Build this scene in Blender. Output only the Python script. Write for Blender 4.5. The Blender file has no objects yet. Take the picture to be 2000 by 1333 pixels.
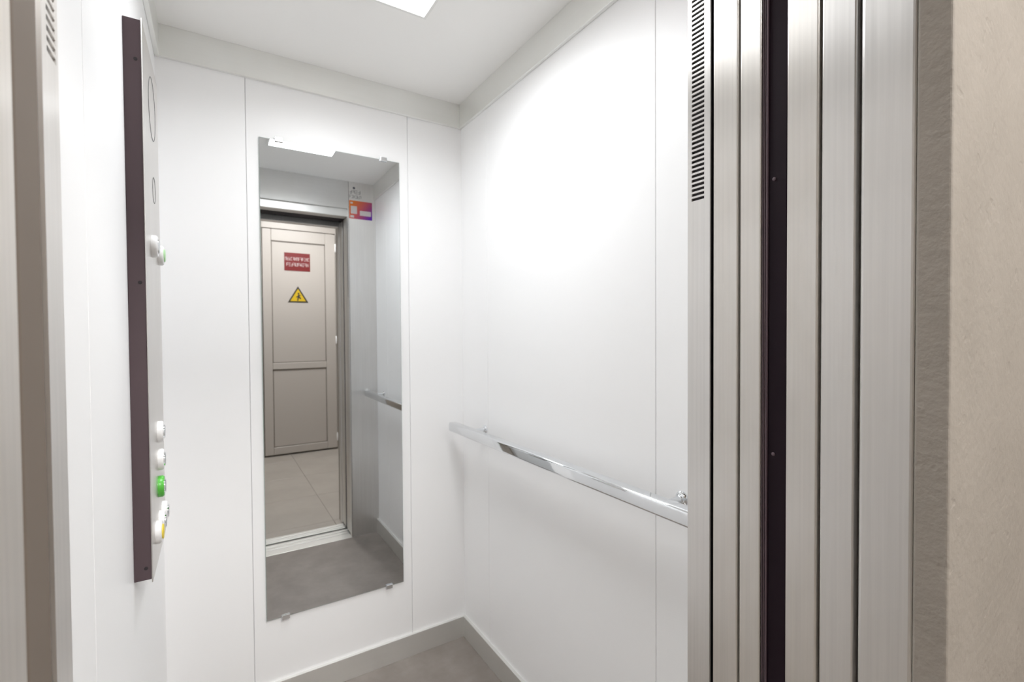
import bpy, bmesh, math, random
from mathutils import Vector, Matrix

# ------------------------------------------------------------------ camera, world, light, exposure
sc = bpy.context.scene
C = bpy.context.scene.collection
sc.view_settings.view_transform = 'Standard'
sc.view_settings.look = 'None'
sc.view_settings.gamma = 1.0
sc.view_settings.use_curve_mapping = False
sc.view_settings.exposure = 0.43
sc.cycles.max_bounces = 24
sc.cycles.diffuse_bounces = 12
sc.cycles.glossy_bounces = 16

F_PX, YAW, PITCH, ROLL, CAM_Z = 932.24, math.radians(32.023), math.radians(1.083), math.radians(-0.372), 1.2695
fw = Vector((math.sin(YAW)*math.cos(PITCH), math.cos(YAW)*math.cos(PITCH), -math.sin(PITCH)))
rt = Vector((math.cos(YAW), -math.sin(YAW), 0)); up = rt.cross(fw)
r2 = rt*math.cos(ROLL) + up*math.sin(ROLL); u2 = -rt*math.sin(ROLL) + up*math.cos(ROLL)
cd = bpy.data.cameras.new('camera'); cam = bpy.data.objects.new('camera', cd); C.objects.link(cam)
cd.sensor_width = 36; cd.lens = F_PX/2000*36; cd.clip_start = 0.01
M3 = Matrix((r2, u2, -fw)).transposed()
cam.matrix_world = Matrix.Translation((0, 0, CAM_Z)) @ M3.to_4x4()
cd.dof.use_dof = True; cd.dof.focus_distance = 0.80; cd.dof.aperture_fstop = 6.3
sc.camera = cam

w = bpy.data.worlds.new('world'); sc.world = w; w.use_nodes = True
w.node_tree.nodes['Background'].inputs[0].default_value = (0.9, 0.85, 0.8, 1)
w.node_tree.nodes['Background'].inputs[1].default_value = 0.02

CABIN_PANEL = 2.5       # glow of the diffuser of the cabin ceiling panel
CABIN_WATT = 4.7       # light the cabin panel sends down
LANDING_LAMP = 44.0     # emission of the landing ceiling lamp

# ------------------------------------------------------------------ dimensions (metres, camera stands at x=0, y=0)
XL, XR, YB, YF = -0.137, 0.878, 1.792, 0.550      # white wall faces and inner face of the cabin front
TXL, TXR, TYB = -0.125, 0.866, 1.780              # faces of the cornice and skirting
ZC = 2.2                                          # cabin ceiling
ZT, ZB = 2.104, 0.084                             # lower edge of cornice, upper edge of skirting
OL, OR = -0.108, 0.710                            # clear door opening
LW = 0.195                                        # landing face of the shaft wall
LB = -1.95                                        # far wall of the landing
MY = 1.786                                        # mirror surface

# ------------------------------------------------------------------ materials
def nodes(name):
    m = bpy.data.materials.new(name); m.use_nodes = True
    nt = m.node_tree
    return m, nt, nt.nodes['Principled BSDF']
def plain(name, col, rough=.5, metal=0., spec=.5, coat=0.):
    m, nt, b = nodes(name)
    b.inputs['Base Color'].default_value = (*col, 1); b.inputs['Roughness'].default_value = rough
    b.inputs['Metallic'].default_value = metal; b.inputs['Specular IOR Level'].default_value = spec
    b.inputs['Coat Weight'].default_value = coat
    return m
def emit(name, col, s):
    m, nt, b = nodes(name)
    b.inputs['Base Color'].default_value = (*col, 1)
    b.inputs['Emission Color'].default_value = (*col, 1); b.inputs['Emission Strength'].default_value = s
    return m
def tex(nt, scale, detail=4, coords='Object', mscale=(1, 1, 1), rough=.5):
    tc = nt.nodes.new('ShaderNodeTexCoord'); mp = nt.nodes.new('ShaderNodeMapping'); n = nt.nodes.new('ShaderNodeTexNoise')
    mp.inputs['Scale'].default_value = mscale
    n.inputs['Scale'].default_value = scale; n.inputs['Detail'].default_value = detail; n.inputs['Roughness'].default_value = rough
    nt.links.new(tc.outputs[coords], mp.inputs[0]); nt.links.new(mp.outputs[0], n.inputs['Vector'])
    return n
def ramp(nt, src, stops):
    r = nt.nodes.new('ShaderNodeValToRGB')
    while len(r.color_ramp.elements) < len(stops): r.color_ramp.elements.new(.5)
    for e, (p, c) in zip(r.color_ramp.elements, stops): e.position = p; e.color = (*c, 1)
    nt.links.new(src, r.inputs[0]); return r
def bump(nt, b, src, strength, dist):
    k = nt.nodes.new('ShaderNodeBump'); k.inputs['Strength'].default_value = strength; k.inputs['Distance'].default_value = dist
    nt.links.new(src, k.inputs['Height']); nt.links.new(k.outputs[0], b.inputs['Normal'])
def brushed(name, col, rough, lo=.85, mscale=(300, 300, 6), stain=.06, metal=1., aniso=0.):
    m, nt, b = nodes(name)
    n = tex(nt, 1.0, 3, mscale=mscale)
    s = tex(nt, 7.0, 4, mscale=(1, 1, .5))
    r1 = ramp(nt, n.outputs[0], [(.3, tuple(c*lo for c in col)), (.7, col)])
    mx = nt.nodes.new('ShaderNodeMix'); mx.data_type = 'RGBA'; mx.blend_type = 'MULTIPLY'
    r2_ = ramp(nt, s.outputs[0], [(.35, (1-stain*2, 1-stain*2.3, 1-stain*2.8)), (.65, (1, 1, 1))])
    mx.inputs[0].default_value = 1.0
    nt.links.new(r1.outputs[0], mx.inputs[6]); nt.links.new(r2_.outputs[0], mx.inputs[7])
    nt.links.new(mx.outputs[2], b.inputs['Base Color'])
    rr = nt.nodes.new('ShaderNodeMapRange'); rr.inputs[3].default_value = rough-.05; rr.inputs[4].default_value = rough+.07
    nt.links.new(n.outputs[0], rr.inputs[0]); nt.links.new(rr.outputs[0], b.inputs['Roughness'])
    b.inputs['Metallic'].default_value = metal
    bump(nt, b, n.outputs[0], .04, .0002)
    if aniso:     # vertical brushing: reflections smear sideways
        tg = nt.nodes.new('ShaderNodeTangent'); tg.direction_type = 'RADIAL'; tg.axis = 'Z'
        nt.links.new(tg.outputs[0], b.inputs['Tangent']); b.inputs['Anisotropic'].default_value = aniso
    return m
def mottled(name, a, c, scale, rough, bs=.1, bd=.001, detail=6):
    m, nt, b = nodes(name)
    n = tex(nt, scale, detail, rough=.6)
    r = ramp(nt, n.outputs[0], [(.3, a), (.7, c)])
    nt.links.new(r.outputs[0], b.inputs['Base Color']); b.inputs['Roughness'].default_value = rough
    bump(nt, b, n.outputs[0], bs, bd)
    return m
def plaster(name, a, c):
    m, nt, b = nodes(name)
    n1 = tex(nt, 68, 5, rough=.58); n2 = tex(nt, 9, 4); n3 = tex(nt, 32, 2)
    r = ramp(nt, n2.outputs[0], [(.3, a), (.7, c)]); nt.links.new(r.outputs[0], b.inputs['Base Color'])
    b.inputs['Roughness'].default_value = .75
    pit = nt.nodes.new('ShaderNodeMapRange'); pit.inputs[1].default_value = .66; pit.inputs[2].default_value = .74
    nt.links.new(n3.outputs[0], pit.inputs[0])
    ad = nt.nodes.new('ShaderNodeMath'); ad.operation = 'MULTIPLY_ADD'; ad.inputs[1].default_value = -.35
    nt.links.new(pit.outputs[0], ad.inputs[0]); nt.links.new(n1.outputs[0], ad.inputs[2])
    bump(nt, b, ad.outputs[0], .75, .0022)
    return m

M = {}
M['white'] = plain('white_laminate', (.95, .953, .96), .40)
M['wall_core'] = plain('panel_joint_grey', (.82, .82, .83), .6)
M['ceil'] = plain('ceiling_paint', (.945, .94, .925), .6)
M['alu'] = brushed('satin_aluminium', (.88, .885, .865), .38, .98, (4, 4, 300), .01, .85)
M['steel'] = brushed('brushed_steel', (.88, .865, .85), .36, .93, (220, 220, 3), .02, .9, .9)
M['steel_satin'] = brushed('satin_transom_steel', (.76, .755, .745), .52, .95, (3, 3, 220), .02, .85)
M['steel_band'] = brushed('polished_lip_steel', (.92, .915, .90), .38, .97, (3, 3, 220), .01, .8)
M['steel_worn'] = brushed('fingermarked_steel', (.88, .855, .825), .38, .93, (220, 220, 3), .05, .9, .9)
M['steel_plate'] = brushed('steel_faceplate', (.74, .72, .70), .30, .9, (300, 300, 6), .02)
M['chrome'] = plain('chrome', (.80, .82, .84), .06, 1.)
M['mirror'] = plain('mirror_silver', (.68, .70, .71), .012, 1.)
M['mirror_edge'] = plain('mirror_glass_edge', (.30, .38, .35), .2)
M['floor'] = mottled('cabin_floor_vinyl', (.205, .178, .159), (.282, .250, .227), 9, .45, .12, .0006)
M['tile'] = mottled('landing_tile', (.37, .335, .30), (.44, .40, .36), 3.2, .38, .05, .0005)
M['grout'] = plain('tile_grout', (.42, .385, .35), .8)
M['plaster'] = plaster('beige_plaster', (.36, .325, .285), (.395, .357, .315))
M['landing_ceiling'] = plain('landing_ceiling_paint', (.55, .52, .49), .8)
M['aubergine'] = plain('aubergine_powder_coat', (.095, .066, .074), .55, 0., .3)
M['dark'] = plain('shaft_dark', (.02, .015, .018), .7)
M['curtain'] = plain('light_curtain_plastic', (.012, .004, .009), .45, 0., .15)
M['curtain_rib'] = plain('light_curtain_rib', (.12, .085, .10), .4, 0., .3)
M['brown'] = plain('taupe_post_paint', (.175, .14, .112), .6, 0., .25)
M['band'] = plain('white_header_strip', (.86, .86, .84), .45)
M['diffuser'] = emit('ceiling_panel_diffuser', (1.0, .995, .985), CABIN_PANEL)
M['lamp'] = emit('landing_lamp_diffuser', (1.0, .985, .965), LANDING_LAMP)
M['button'] = plain('button_white', (.85, .85, .85), .3)
M['green'] = plain('button_green', (.10, .50, .06), .3)
M['green_pale'] = plain('button_pale_green', (.45, .72, .40), .3)
M['yellow'] = plain('button_yellow', (.80, .62, .05), .35)
M['groove'] = plain('engraved_line', (.12, .12, .12), .6)
M['pvc'] = plain('door_pvc', (.50, .46, .425), .38)
M['pvc_gasket'] = plain('door_gasket', (.20, .175, .155), .7)
M['red'] = plain('sign_red', (.17, .008, .009), .4)
M['sign_white'] = plain('sign_white', (.72, .66, .66), .5)
M['sign_yellow'] = plain('sign_yellow', (.62, .42, .012), .4)
M['sign_black'] = plain('sign_black', (.03, .025, .02), .5)
M['ink'] = plain('print_ink', (.11, .11, .135), .5)
def sticker_mat():
    m, nt, b = nodes('sticker_gradient')
    tc = nt.nodes.new('ShaderNodeTexCoord'); sp = nt.nodes.new('ShaderNodeSeparateXYZ'); nt.links.new(tc.outputs['Generated'], sp.inputs[0])
    a = nt.nodes.new('ShaderNodeMath'); a.operation = 'MULTIPLY_ADD'; a.inputs[1].default_value = .62
    iv = nt.nodes.new('ShaderNodeMath'); iv.operation = 'MULTIPLY_ADD'; iv.inputs[1].default_value = -.38; iv.inputs[2].default_value = .38
    nt.links.new(sp.outputs[2], iv.inputs[0]); nt.links.new(sp.outputs[0], a.inputs[0]); nt.links.new(iv.outputs[0], a.inputs[2])
    r = ramp(nt, a.outputs[0], [(.15, (.82, .20, .015)), (.45, (.66, .12, .11)), (.68, (.38, .055, .20)), (.92, (.14, .02, .46))])
    nt.links.new(r.outputs[0], b.inputs['Base Color']); b.inputs['Roughness'].default_value = .4
    return m
M['sticker'] = sticker_mat()

# ------------------------------------------------------------------ helpers
def link(name, me, mat, parent=None, loc=None):
    o = bpy.data.objects.new(name, me); C.objects.link(o)
    if mat is not None and not me.materials: me.materials.append(mat)
    if parent is not None: o.parent = parent
    if loc: o.location = loc
    return o
def tag(o, label=None, cat=None, group=None, kind=None):
    if label: o['label'] = label
    if cat: o['category'] = cat
    if group: o['group'] = group
    if kind or cat: o['kind'] = kind or 'thing'
    return o
def empty(name, loc=(0, 0, 0)):
    o = bpy.data.objects.new(name, None); o.location = loc; o.empty_display_size = .05; C.objects.link(o); return o
def add_box(bm, x0, x1, y0, y1, z0, z1, bev=0., seg=2):
    r = bmesh.ops.create_cube(bm, size=1)
    vs = r['verts']
    for v in vs:
        v.co = Vector(((x0+x1)/2 + v.co.x*(x1-x0), (y0+y1)/2 + v.co.y*(y1-y0), (z0+z1)/2 + v.co.z*(z1-z0)))
    if bev > 0:
        es = list({e for v in vs for e in v.link_edges})
        bmesh.ops.bevel(bm, geom=es, offset=bev, segments=seg, profile=.5, affect='EDGES')
def mesh(bm, name, smooth=False):
    me = bpy.data.meshes.new(name); bm.to_mesh(me); bm.free()
    if smooth:
        for p in me.polygons: p.use_smooth = True
    return me
def origin(o):
    return Vector(o.matrix_world.translation) if o.parent else Vector(o.location)
def wpos(p):
    v = Vector((0, 0, 0))
    while p is not None: v += p.location; p = p.parent
    return v
def box(name, x0, x1, y0, y1, z0, z1, mat, parent=None, bev=0., seg=2):
    """a box given in world coordinates; its own origin at the centre of its base"""
    c = Vector(((x0+x1)/2, (y0+y1)/2, z0))
    bm = bmesh.new(); add_box(bm, x0-c.x, x1-c.x, y0-c.y, y1-c.y, 0, z1-z0, bev, seg)
    o = link(name, mesh(bm, name), M[mat], parent); o.location = c - wpos(parent); return o
def boxes(name, lst, mat, parent=None, bev=0.):
    """one connected part made of several boxes"""
    c = Vector((lst[0][0], lst[0][2], lst[0][4])); bm = bmesh.new()
    for b in lst: add_box(bm, b[0]-c.x, b[1]-c.x, b[2]-c.y, b[3]-c.y, b[4]-c.z, b[5]-c.z, bev)
    o = link(name, mesh(bm, name), M[mat], parent); o.location = c - wpos(parent); return o
def lathe(name, prof, axis, loc, mat, parent=None, n=32):
    """profile [(r, h)] turned about the axis; loc in world coordinates"""
    bm = bmesh.new(); rings = []
    ax = Vector(axis).normalized(); q = Vector((0, 0, 1)).rotation_difference(ax)
    for r, h in prof:
        rings.append([bm.verts.new(q @ Vector((r*math.cos(2*math.pi*k/n), r*math.sin(2*math.pi*k/n), h))) for k in range(n)])
    for a, b in zip(rings, rings[1:]):
        for k in range(n): bm.faces.new((a[k], a[(k+1) % n], b[(k+1) % n], b[k]))
    bm.faces.new(list(reversed(rings[0]))); bm.faces.new(rings[-1])
    bmesh.ops.recalc_face_normals(bm, faces=bm.faces)
    me = mesh(bm, name, True)
    try: me.set_sharp_from_angle(angle=math.radians(40))
    except Exception: pass
    o = link(name, me, M[mat], parent); o.location = Vector(loc) - wpos(parent); return o
def poly(name, pts, y0, y1, mat, parent=None):
    """prism of an outline in the x-z plane between y0 and y1 (world coordinates)"""
    cx = sum(p[0] for p in pts)/len(pts); cz = min(p[1] for p in pts); bm = bmesh.new()
    a = [bm.verts.new((x-cx, 0, z-cz)) for x, z in pts]; b = [bm.verts.new((x-cx, y1-y0, z-cz)) for x, z in pts]
    bm.faces.new(a); bm.faces.new(list(reversed(b)))
    for k in range(len(pts)): bm.faces.new((a[k], b[k], b[(k+1) % len(pts)], a[(k+1) % len(pts)]))
    bmesh.ops.recalc_face_normals(bm, faces=bm.faces)
    o = link(name, mesh(bm, name), M[mat], parent); o.location = Vector((cx, y0, cz)) - wpos(parent); return o

# ------------------------------------------------------------------ cabin shell
J = .0008   # half width of the joints between the white panels
wb = tag(box('wall_back', XL-.02, XR+.02, YB+.006, YB+.03, 0, ZC, 'wall_core'), 'white laminate back wall of the lift cabin with mirror', kind='structure')
for a, b in ((XL, .0997), (.0997, .6488), (.6488, XR)):
    a, b = (a-.004 if a == XL else a+J), (b+.004 if b == XR else b-J)
    box('wall_panel', a, b, YB, YB+.006, .03, ZC-.02, 'white', wb, .0008, 1)
wr = tag(box('wall_right', XR+.006, XR+.03, YF, YB+.03, 0, ZC, 'wall_core'), 'white laminate side wall of the lift cabin behind the handrail', kind='structure')
for a, b in ((YF, .7693), (.7693, 1.578), (1.578, YB)):
    box('wall_panel', XR, XR+.006, a+J, b if b == YB else b-J, .03, ZC-.02, 'white', wr, .0008, 1)
wl = tag(box('wall_left', XL-.03, XL-.006, YF, YB+.03, 0, ZC, 'wall_core'), 'white laminate side wall of the lift cabin behind the control panel', kind='structure')
for a, b in ((YF, .817), (.817, YB)):
    box('wall_panel', XL-.006, XL, a+J, b if b == YB else b-J, .03, ZC-.02, 'white', wl, .0008, 1)
tag(box('floor', XL, XR, .548, YB, -.03, 0, 'floor'), 'grey brown speckled cabin floor', kind='structure')
tag(box('ceiling', XL-.03, XR+.03, .50, YB+.03, ZC, ZC+.03, 'ceil'), 'plain off white cabin ceiling', kind='structure')
# cornice: satin metal strip with a small lip on its lower edge
for name, a, on in (('trim_1', (XL, XR, TYB, YB, ZT, ZC), 'above the mirror wall'), ('trim_2', (TXR, XR, YF, TYB, ZT, ZC), 'above the handrail wall'), ('trim_3', (XL, TXL, YF, TYB, ZT, ZC), 'above the control panel wall')):
    o = tag(box(name, *a, 'alu', None, .0015, 2), 'satin grey metal cornice strip ' + on, kind='structure')
for name, a, on in (('baseboard_back', (XL, XR, TYB, YB, 0, ZB), 'below the mirror'), ('baseboard_right', (TXR, XR, YF, TYB, 0, ZB), 'below the handrail'), ('baseboard_left', (XL, TXL, YF, TYB, 0, ZB), 'below the control panel')):
    o = tag(box(name, *a, 'alu', None, .001, 2), 'satin grey metal skirting strip ' + on, kind='structure')

# cabin front: steel return panels with air slits, transom over the door, white strip under it
SL0, PITCH_S, NS, HOLE = 1.4945, .00810, 57, .0047
def slit_plate(name, x0, x1, ya, yb, y0, y1, parent):
    """steel plate in the plane of the reveal, pierced by a ladder of horizontal air slits"""
    top = SL0 + NS*PITCH_S
    L = [(x0, x1, y0, y1, .0, SL0), (x0, x1, y0, y1, top, ZC), (x0, x1, y0, ya, SL0, top), (x0, x1, yb, y1, SL0, top)]
    for k in range(NS): L.append((x0, x1, ya, yb, SL0+k*PITCH_S+HOLE, SL0+(k+1)*PITCH_S))
    return boxes(name, L, 'steel', parent)
wf = tag(box('wall_front', OL, OR, .507, YF, 2.032, ZC, 'steel_satin', None, .001), 'brushed steel transom and returns around the lift door opening', kind='structure')
box('return_panel', OR+.006, XR, YF-.003, YF, 0, ZC, 'steel', wf)
box('slit_backing', OR+.004, OR+.03, .509, YF-.004, 0, ZC, 'dark', wf)
slit_plate('slit_plate', OR, OR+.0035, .517, .542, .506, YF, wf)
box('return_panel', XL, OL-.006, YF-.003, YF, 0, ZC, 'steel', wf)
box('slit_backing', XL-.02, OL-.004, .509, YF-.004, 0, ZC, 'dark', wf)
slit_plate('slit_plate', OL-.0035, OL, .517, .543, .503, YF, wf)
box('header_strip', OL, OR, .512, .534, 1.987, 2.032, 'steel_band', wf, .002)
tk = tag(box('trim_4', OL-.05, OR+.5, .300, .500, 2.00, 2.16, 'dark'), 'dark door track box above the sliding lift doors', kind='structure')
box('soffit', OL-.02, OR+.02, .440, .5025, 1.992, 2.0, 'steel_satin', tk)

# ------------------------------------------------------------------ door posts, door panels, light curtain, sills
o = tag(box('strike_post', OL-.08, OL-.002, .446, .5015, 0, 1.988, 'brown', None, .003), 'taupe painted steel strike post beside the slitted left return', 'door post')
lp = empty('door_jamb', (OL-.05, .30, 0)); tag(lp, 'brushed steel landing jamb at the left edge of the picture', 'door jamb')
box('jamb_face', OL-.08, OL, .2295, .439, 0, 1.988, 'steel_worn', lp, .004)
def sliding(name, y0, y1, x0, wid, mat, label, z1=1.988):
    r = empty(name, ((x0+wid)/2, (y0+y1)/2, .012)); tag(r, label, 'sliding door', 'telescopic door panels slid open into the right pocket')
    r.location = (x0+wid/2, (y0+y1)/2, .012)
    box('leading_edge', x0, x0+.012, y0, y1, .012, z1, mat, r, .0022, 2)
    box('leaf', x0+.010, x0+wid, y0+.004, y1-.004, .012, z1, 'steel', r)
    return r
sliding('sliding_door', .4565, .5005, OR+.001, .42, 'steel_worn', 'brushed steel lift door panel edge right beside the slitted steel post')
sliding('sliding_door', .4185, .4525, OR+.001, .42, 'steel_worn', 'brushed steel lift door panel edge left of the black light curtain strip')
sliding('sliding_door', .3375, .3800, OR+.001, .42, 'steel_worn', 'brushed steel door panel edge right of the black light curtain strip')
sliding('sliding_door', .2925, .3340, OR+.003, .42, 'steel', 'brushed steel door panel edge nearest the wide steel door frame')
lc = empty('light_curtain', (OR+.02, .399, .02)); tag(lc, 'black vertical light curtain strip between the open steel door panels', 'light curtain')
box('housing', OR+.006, OR+.03, .382, .4175, .02, 1.986, 'curtain', lc, .001)
for ya, yb in ((.4095, .4115), (.4125, .4142), (.4152, .4168)):
    box('rib', OR+.002, OR+.008, ya, yb, .02, 1.986, 'curtain_rib', lc, .0006, 1)
for z in (1.496, 1.082, .5):
    s = lathe('screw', [(.0028, 0), (.0028, .0012), (.0018, .0018)], (-1, 0, 0), (OR+.006, .4005, z), 'curtain_rib', lc, 16)
lf = empty('door_surround', ((OL+OR)/2, .257, 0)); tag(lf, 'wide brushed steel landing door frame beside the beige plaster', 'door frame')
box('jamb', OR, OR+.05, .2285, .286, 0, 2.05, 'steel', lf, .004, 3)
box('header', OL, OR, .2285, .286, 1.968, 2.05, 'steel', lf, .003)
cs = empty('car_sill', ((OL+OR)/2, .47, -.02)); tag(cs, 'pale grooved aluminium threshold of the lift cabin', 'threshold')
for k, (ya, yb) in enumerate(((.400, .428), (.436, .468), (.476, .547))):
    box('sill_rail', OL-.02, OR+.1 if k < 2 else OR, ya, yb, -.012, 0.001, 'alu', cs, .001)
box('sill_base', OL-.02, OR+.1, .400, .547, -.03, -.012, 'alu', cs)
ls = empty('landing_sill', ((OL+OR)/2, .33, -.02)); tag(ls, 'narrow pale aluminium threshold on the landing side of the shaft gap', 'threshold')
for ya, yb in ((.290, .318), (.326, .350), (.358, .372)):
    box('sill_rail', OL, OR+.1, ya, yb, -.012, 0.001, 'alu', ls, .001)
box('sill_base', OL, OR+.1, .290, .372, -.03, -.012, 'alu', ls)

# ------------------------------------------------------------------ landing
LX0, LX1, LZ = -1.3, 2.3, 2.75
wlf = tag(box('wall_landing_shaft', OR, LX1, LW, .2284, 0, LZ, 'plaster', None, .003, 3), 'beige rough plaster wall around the lift door opening', kind='structure')
box('plaster_side', LX0, OL-.004, LW, .2275, 0, LZ, 'plaster', wlf, .002)
box('plaster_lintel', OL-.004, OR, LW, .2275, 2.0, LZ, 'plaster', wlf)
box('shaft_block', OR+.05, LX1, .2275, .29, 0, LZ, 'plaster', wlf)
box('shaft_block', LX0, OL-.08, .2275, .42, 0, LZ, 'plaster', wlf)
tag(box('wall_landing_back', LX0, LX1, LB-.1, LB, 0, LZ, 'plaster'), 'beige plaster wall of the landing behind the camera', kind='structure')
tag(box('wall_landing_left', LX0-.1, LX0, LB-.1, .42, 0, LZ, 'plaster'), 'beige plaster left side wall of the landing', kind='structure')
tag(box('wall_landing_right', LX1, LX1+.1, LB-.1, .42, 0, LZ, 'plaster'), 'beige plaster right side wall of the landing', kind='structure')
tag(box('ceiling_landing', LX0-.1, LX1+.1, LB-.1, .42, LZ, LZ+.05, 'landing_ceiling'), 'plain landing ceiling', kind='structure')
fl = tag(box('floor_landing', LX0, LX1, LB, .290, -.04, -.004, 'grout'), 'beige stone tiled landing floor', kind='structure')
T = .6; first = {}      # tile joints run along x = 0.67
x = -1.73
while x < LX1:
    y = -2.20
    while y < .29:
        xa, xb, ya, yb = max(x, LX0), min(x+T, LX1), max(y, LB), min(y+T, .290)
        if xb-xa > .02 and yb-ya > .02:
            key = (round(xb-xa, 4), round(yb-ya, 4))
            if key not in first:
                o = box('floor_tile', xa+.0015, xb-.0015, ya+.0015, yb-.0015, -.006, 0, 'tile', fl, .001, 1); first[key] = o
            else:
                o = first[key].copy(); C.objects.link(o); o.location = Vector(((xa+xb)/2, (ya+yb)/2, -.006)) - wpos(fl)
        y += T
    x += T

# landing lamp
ll = empty('ceiling_lamp', (.70, -.92, LZ)); tag(ll, 'square landing ceiling lamp behind the camera', 'lamp')
box('lamp_body', .40, 1.00, -1.22, -.62, LZ-.03, LZ, 'band', ll, .004)
box('diffuser', .42, .98, -1.20, -.64, LZ-.034, LZ-.029, 'lamp', ll)

# plastic door opposite the lift
DY = LB + .075
d = tag(box('door_1', .36, .425, LB, DY-.012, 0, 2.42, 'pvc', None, .004), 'pale panelled plastic door opposite the lift', kind='structure')
box('casing', 1.145, 1.21, LB, DY-.012, 0, 2.42, 'pvc', d, .004)
box('casing', .425, 1.145, LB, DY-.012, 2.35, 2.42, 'pvc', d, .004)
box('stile', .430, .512, LB+.02, DY, .015, 2.342, 'pvc', d, .006, 3)
box('stile', 1.036, 1.140, LB+.02, DY, .015, 2.342, 'pvc', d, .006, 3)
box('rail', .512, 1.036, LB+.02, DY, .015, .092, 'pvc', d, .006, 3)
box('rail', .512, 1.036, LB+.02, DY, .897, .965, 'pvc', d, .006, 3)
box('rail', .512, 1.036, LB+.02, DY, 2.222, 2.342, 'pvc', d, .006, 3)
box('door_panel', .521, 1.028, LB+.02, DY-.012, .10, .89, 'pvc', d)
box('door_panel', .521, 1.028, LB+.02, DY-.012, .972, 2.215, 'pvc', d)
boxes('gasket', [(.510, .521, LB+.03, DY-.009, .090, .899), (1.028, 1.038, LB+.03, DY-.009, .090, .899), (.510, 1.038, LB+.03, DY-.009, .090, .100), (.510, 1.038, LB+.03, DY-.009, .889, .899)], 'pvc_gasket', d)
boxes('gasket', [(.510, .521, LB+.03, DY-.009, .963, 2.224), (1.028, 1.038, LB+.03, DY-.009, .963, 2.224), (.510, 1.038, LB+.03, DY-.009, .963, .973), (.510, 1.038, LB+.03, DY-.009, 2.214, 2.224)], 'pvc_gasket', d)
for z in (.09, 1.15, 2.15):
    lathe('hinge', [(.006, 0), (.009, .004), (.009, .086), (.006, .09)], (0, 0, 1), (1.140, DY+.006, z), 'button', d, 16)

# signs on that door
random.seed(4)
PY = DY - .012
def glyphs(x0, x1, z0, h, n, y, mat, parent):
    """a row of blurred, unreadable letter strokes"""
    cw = (x1-x0)/n; L = []; t = cw*.14
    for k in range(n):
        a = x0+k*cw; c = cw*.78
        for q in random.sample(range(5), 3):
            L.append({0: (a, a+t, y, y+.0006, z0, z0+h), 1: (a+c-t, a+c, y, y+.0006, z0, z0+h), 2: (a, a+c, y, y+.0006, z0+h-t, z0+h),
                      3: (a, a+c, y, y+.0006, z0, z0+t), 4: (a, a+c, y, y+.0006, z0+h*.45, z0+h*.45+t)}[q])
    return boxes('lettering', L, mat, parent)
rs = tag(box('warning_sign', .634, .884, PY+.0005, PY+.003, 1.925, 2.112, 'red'), 'red rectangular sign with two lines of white lettering on the door', 'sign')
glyphs(.642, .880, 2.032, .034, 13, PY+.003, 'sign_white', rs)
glyphs(.655, .872, 1.973, .034, 10, PY+.003, 'sign_white', rs)
ts = empty('hazard_sign', (.762, PY+.001, 1.594)); tag(ts, 'yellow triangular hazard sign with black figure under the red sign', 'sign')
poly('border', [(.662, 1.594), (.862, 1.594), (.762, 1.765)], PY+.0005, PY+.0025, 'sign_black', ts)
poly('field', [(.686, 1.608), (.838, 1.608), (.762, 1.738)], PY+.0025, PY+.0035, 'sign_yellow', ts)
fig = poly('figure', [(.752, 1.612), (.764, 1.612), (.768, 1.640), (.785, 1.628), (.793, 1.636), (.776, 1.660), (.788, 1.668), (.784, 1.676), (.772, 1.672), (.775, 1.690),
                      (.768, 1.698), (.758, 1.694), (.758, 1.684), (.764, 1.676), (.757, 1.664), (.742, 1.652), (.746, 1.645), (.758, 1.650), (.754, 1.634)], PY+.0035, PY+.0042, 'sign_black', ts)

# ------------------------------------------------------------------ cabin fittings
# mirror with four clips
mr = empty('wall_mirror', (.375, MY, .30)); tag(mr, 'tall narrow frameless mirror on the white back wall', 'mirror')
mx0, mx1, mz0, mz1 = .137, .6128, .300, 1.920
box('glass_edge', mx0, mx1, MY+.0004, YB, mz0, mz1, 'mirror_edge', mr)
box('silvered_face', mx0+.0008, mx1-.0008, MY, MY+.0005, mz0+.0008, mz1-.0008, 'mirror', mr)
for x, z, s in ((.1965, mz1, 1), (.5515, mz1, 1), (.1955, mz0, -1), (.5555, mz0, -1)):
    za, zb = sorted((z-s*.007, z+s*.009))
    cl = box('clip', x-.013, x+.013, MY-.006, MY-.0008, za, zb, 'chrome', mr, .0018, 3)
    cb = sorted((z+s*.001, z+s*.009))
    box('clip_foot', x-.013, x+.013, MY-.002, YB, cb[0], cb[1], 'chrome', cl, .0008, 1)

# handrail: rounded square chrome tube on two stubs
hr = empty('handrail', (.808, 1.18, .88)); tag(hr, 'chrome handrail across the white side wall', 'handrail')
def rail_mesh(y0, y1, hx, hz, rad):
    bm = bmesh.new(); prof = []
    for cx, cz, a0 in ((hx-rad, hz-rad, 0), (-hx+rad, hz-rad, 90), (-hx+rad, -hz+rad, 180), (hx-rad, -hz+rad, 270)):
        for k in range(9):
            a = math.radians(a0+k*90/8); prof.append((cx+rad*math.cos(a), cz+rad*math.sin(a)))
    rings = []; e = .006
    ys = [(y0, .70), (y0+e*.3, .87), (y0+e, 1), (y1-e, 1), (y1-e*.3, .87), (y1, .70)]
    for y, s in ys: rings.append([bm.verts.new((px*s, y, pz*s)) for px, pz in prof])
    n = len(prof)
    for a, b in zip(rings, rings[1:]):
        for k in range(n): bm.faces.new((a[k], a[(k+1) % n], b[(k+1) % n], b[k]))
    bm.faces.new(rings[0]); bm.faces.new(list(reversed(rings[-1])))
    bmesh.ops.recalc_face_normals(bm, faces=bm.faces)
    me = mesh(bm, 'rail', True)
    try: me.set_sharp_from_angle(angle=math.radians(50))
    except Exception: pass
    return me
RX, RZ = .808, .893
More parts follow.
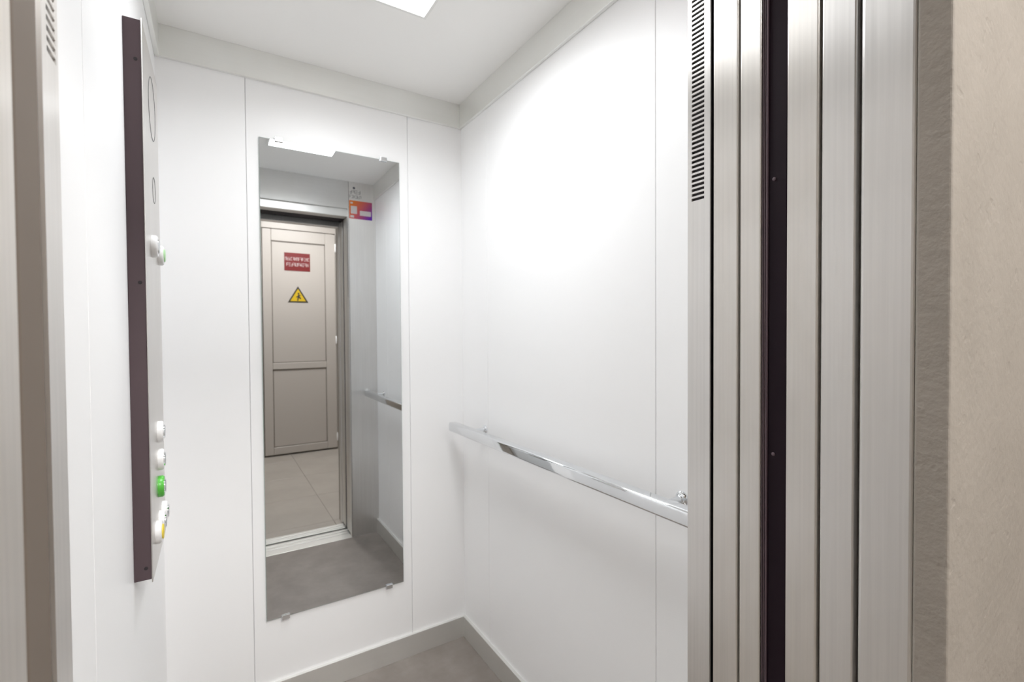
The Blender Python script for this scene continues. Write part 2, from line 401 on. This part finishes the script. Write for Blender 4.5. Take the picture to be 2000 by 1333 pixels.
ro = link('rail', rail_mesh(.572-1.18, 1.748-1.18, .0175, .0175, .0075), M['chrome'], hr); ro.location = Vector((RX, 1.18, RZ)) - wpos(hr)
for y in (1.600, .694):
    p = lathe('bracket', [(.007, 0), (.007, .045), (.009, .047), (.009, .056)], (1, 0, 0), (RX+.014, y, RZ+.004), 'chrome', hr, 24)
    lathe('rosette', [(.016, 0), (.016, .003), (.013, .006), (.010, .008)], (-1, 0, 0), (XR-.0002, y, RZ+.004), 'chrome', p, 32)

# ceiling light panel
cl = empty('ceiling_light', (.39, 1.14, ZC)); tag(cl, 'bright rectangular light panel in the cabin ceiling', 'light')
LX = (.243, .538, .945, 1.335)
boxes('light_frame', [(LX[0]-.008, LX[1]+.008, LX[2]-.008, LX[2], ZC-.006, ZC), (LX[0]-.008, LX[1]+.008, LX[3], LX[3]+.008, ZC-.006, ZC),
                      (LX[0]-.008, LX[0], LX[2], LX[3], ZC-.006, ZC), (LX[1], LX[1]+.008, LX[2], LX[3], ZC-.006, ZC)], 'band', cl)
box('diffuser', LX[0], LX[1], LX[2], LX[3], ZC-.005, ZC-.001, 'diffuser', cl)
ld = bpy.data.lights.new('cabin_light', 'AREA'); ld.shape = 'RECTANGLE'; ld.size = LX[1]-LX[0]; ld.size_y = LX[3]-LX[2]
ld.energy = CABIN_WATT; ld.color = (.955, .98, 1.0); ld.spread = math.radians(154)
lo = bpy.data.objects.new('cabin_light', ld); C.objects.link(lo); lo.parent = cl
lo.location = Vector(((LX[0]+LX[1])/2, (LX[2]+LX[3])/2, ZC-.0065)) - wpos(cl)

# control panel on the left wall
CX, CY0, CY1, CZ0, CZ1 = -.1075, 1.160, 1.452, .790, 1.8720
cp = empty('control_panel', (XL, (CY0+CY1)/2, CZ0)); tag(cp, 'tall lift control panel with aubergine sides on the left wall', 'control panel')
hs = box('housing', XL, CX-.002, CY0, CY1, CZ0, CZ1, 'aubergine', cp, .0012)
for z in (1.7958, 1.3696, .8136):
    lathe('screw', [(.0032, 0), (.0032, .0006), (.0015, .0007)], (0, -1, 0), (-.118, CY0-.0001, z), 'dark', hs, 16)
box('faceplate', CX-.002, CX, CY0-.0015, CY1+.001, CZ0-.006, CZ1+.004, 'steel_plate', cp, .0006, 1)
def ring(name, y, z, r, t, mat, parent):
    bm = bmesh.new(); n = 48; R = []
    for k in range(n):
        a = 2*math.pi*k/n; c, s = math.cos(a), math.sin(a)
        R.append([bm.verts.new((dx, (r+dr)*c, (r+dr)*s)) for dx, dr in ((0, -t), (.0007, -t), (.0007, t), (0, t))])
    for k in range(n):
        a, b = R[k], R[(k+1) % n]
        for j in range(4): bm.faces.new((a[j], a[(j+1) % 4], b[(j+1) % 4], b[j]))
    bmesh.ops.recalc_face_normals(bm, faces=bm.faces)
    o = link(name, mesh(bm, name), M[mat], parent); o.location = Vector((CX, y, z)) - wpos(parent)
ring('engraved_ring', 1.320, 1.765, .066, .0006, 'groove', cp)
ring('engraved_ring', 1.330, 1.590, .028, .0005, 'groove', cp)
for y, z, mat in ((1.270, 1.457, None), (1.410, 1.457, 'green_pale'), (1.312, 1.053, None), (1.312, .991, None), (1.308, .932, 'green'),
                  (1.236, .855, 'yellow'), (1.305, .855, None), (1.376, .855, None)):
    body = 'green' if mat == 'green' else 'button'
    b = lathe('button', [(.0235, 0), (.0235, .007), (.021, .010), (.016, .0105)], (1, 0, 0), (CX, y, z), body, cp, 32)
    lathe('button_cap', [(.015, 0), (.015, .002), (.013, .003)], (1, 0, 0), (CX+.0104, y, z), mat if mat and mat != 'green' else 'chrome', b, 32)

# orange and purple sticker and printed load marking on the right front return
FY = YF
st = tag(box('notice_sticker', .706+.012, .858, FY+.0002, FY+.0012, 1.975, 2.086, 'sticker'), 'orange to purple notice sticker on the steel return beside the door', 'sticker')
box('white_square', .727, .765, FY+.0012, FY+.0018, 2.005, 2.052, 'sign_white', st)
box('text_box', .782, .850, FY+.0012, FY+.0018, 1.998, 2.028, 'sign_white', st)
box('corner_logo', .725, .740, FY+.0012, FY+.0018, 2.066, 2.076, 'sign_white', st)
box('footer_mark', .724, .746, FY+.0012, FY+.0018, 1.981, 1.995, 'sign_white', st)
lm = empty('load_marking', (.755, FY+.0003, 2.105)); tag(lm, 'small grey printed load marking above the orange sticker', 'marking')
lathe('figure_head', [(.0075, 0), (.0075, .0005), (.006, .0006)], (0, 1, 0), (.748, FY+.0002, 2.163), 'ink', lm, 20)
glyphs(.722, .790, 2.128, .021, 4, FY+.0002, 'ink', lm)
glyphs(.720, .794, 2.100, .019, 6, FY+.0002, 'ink', lm)
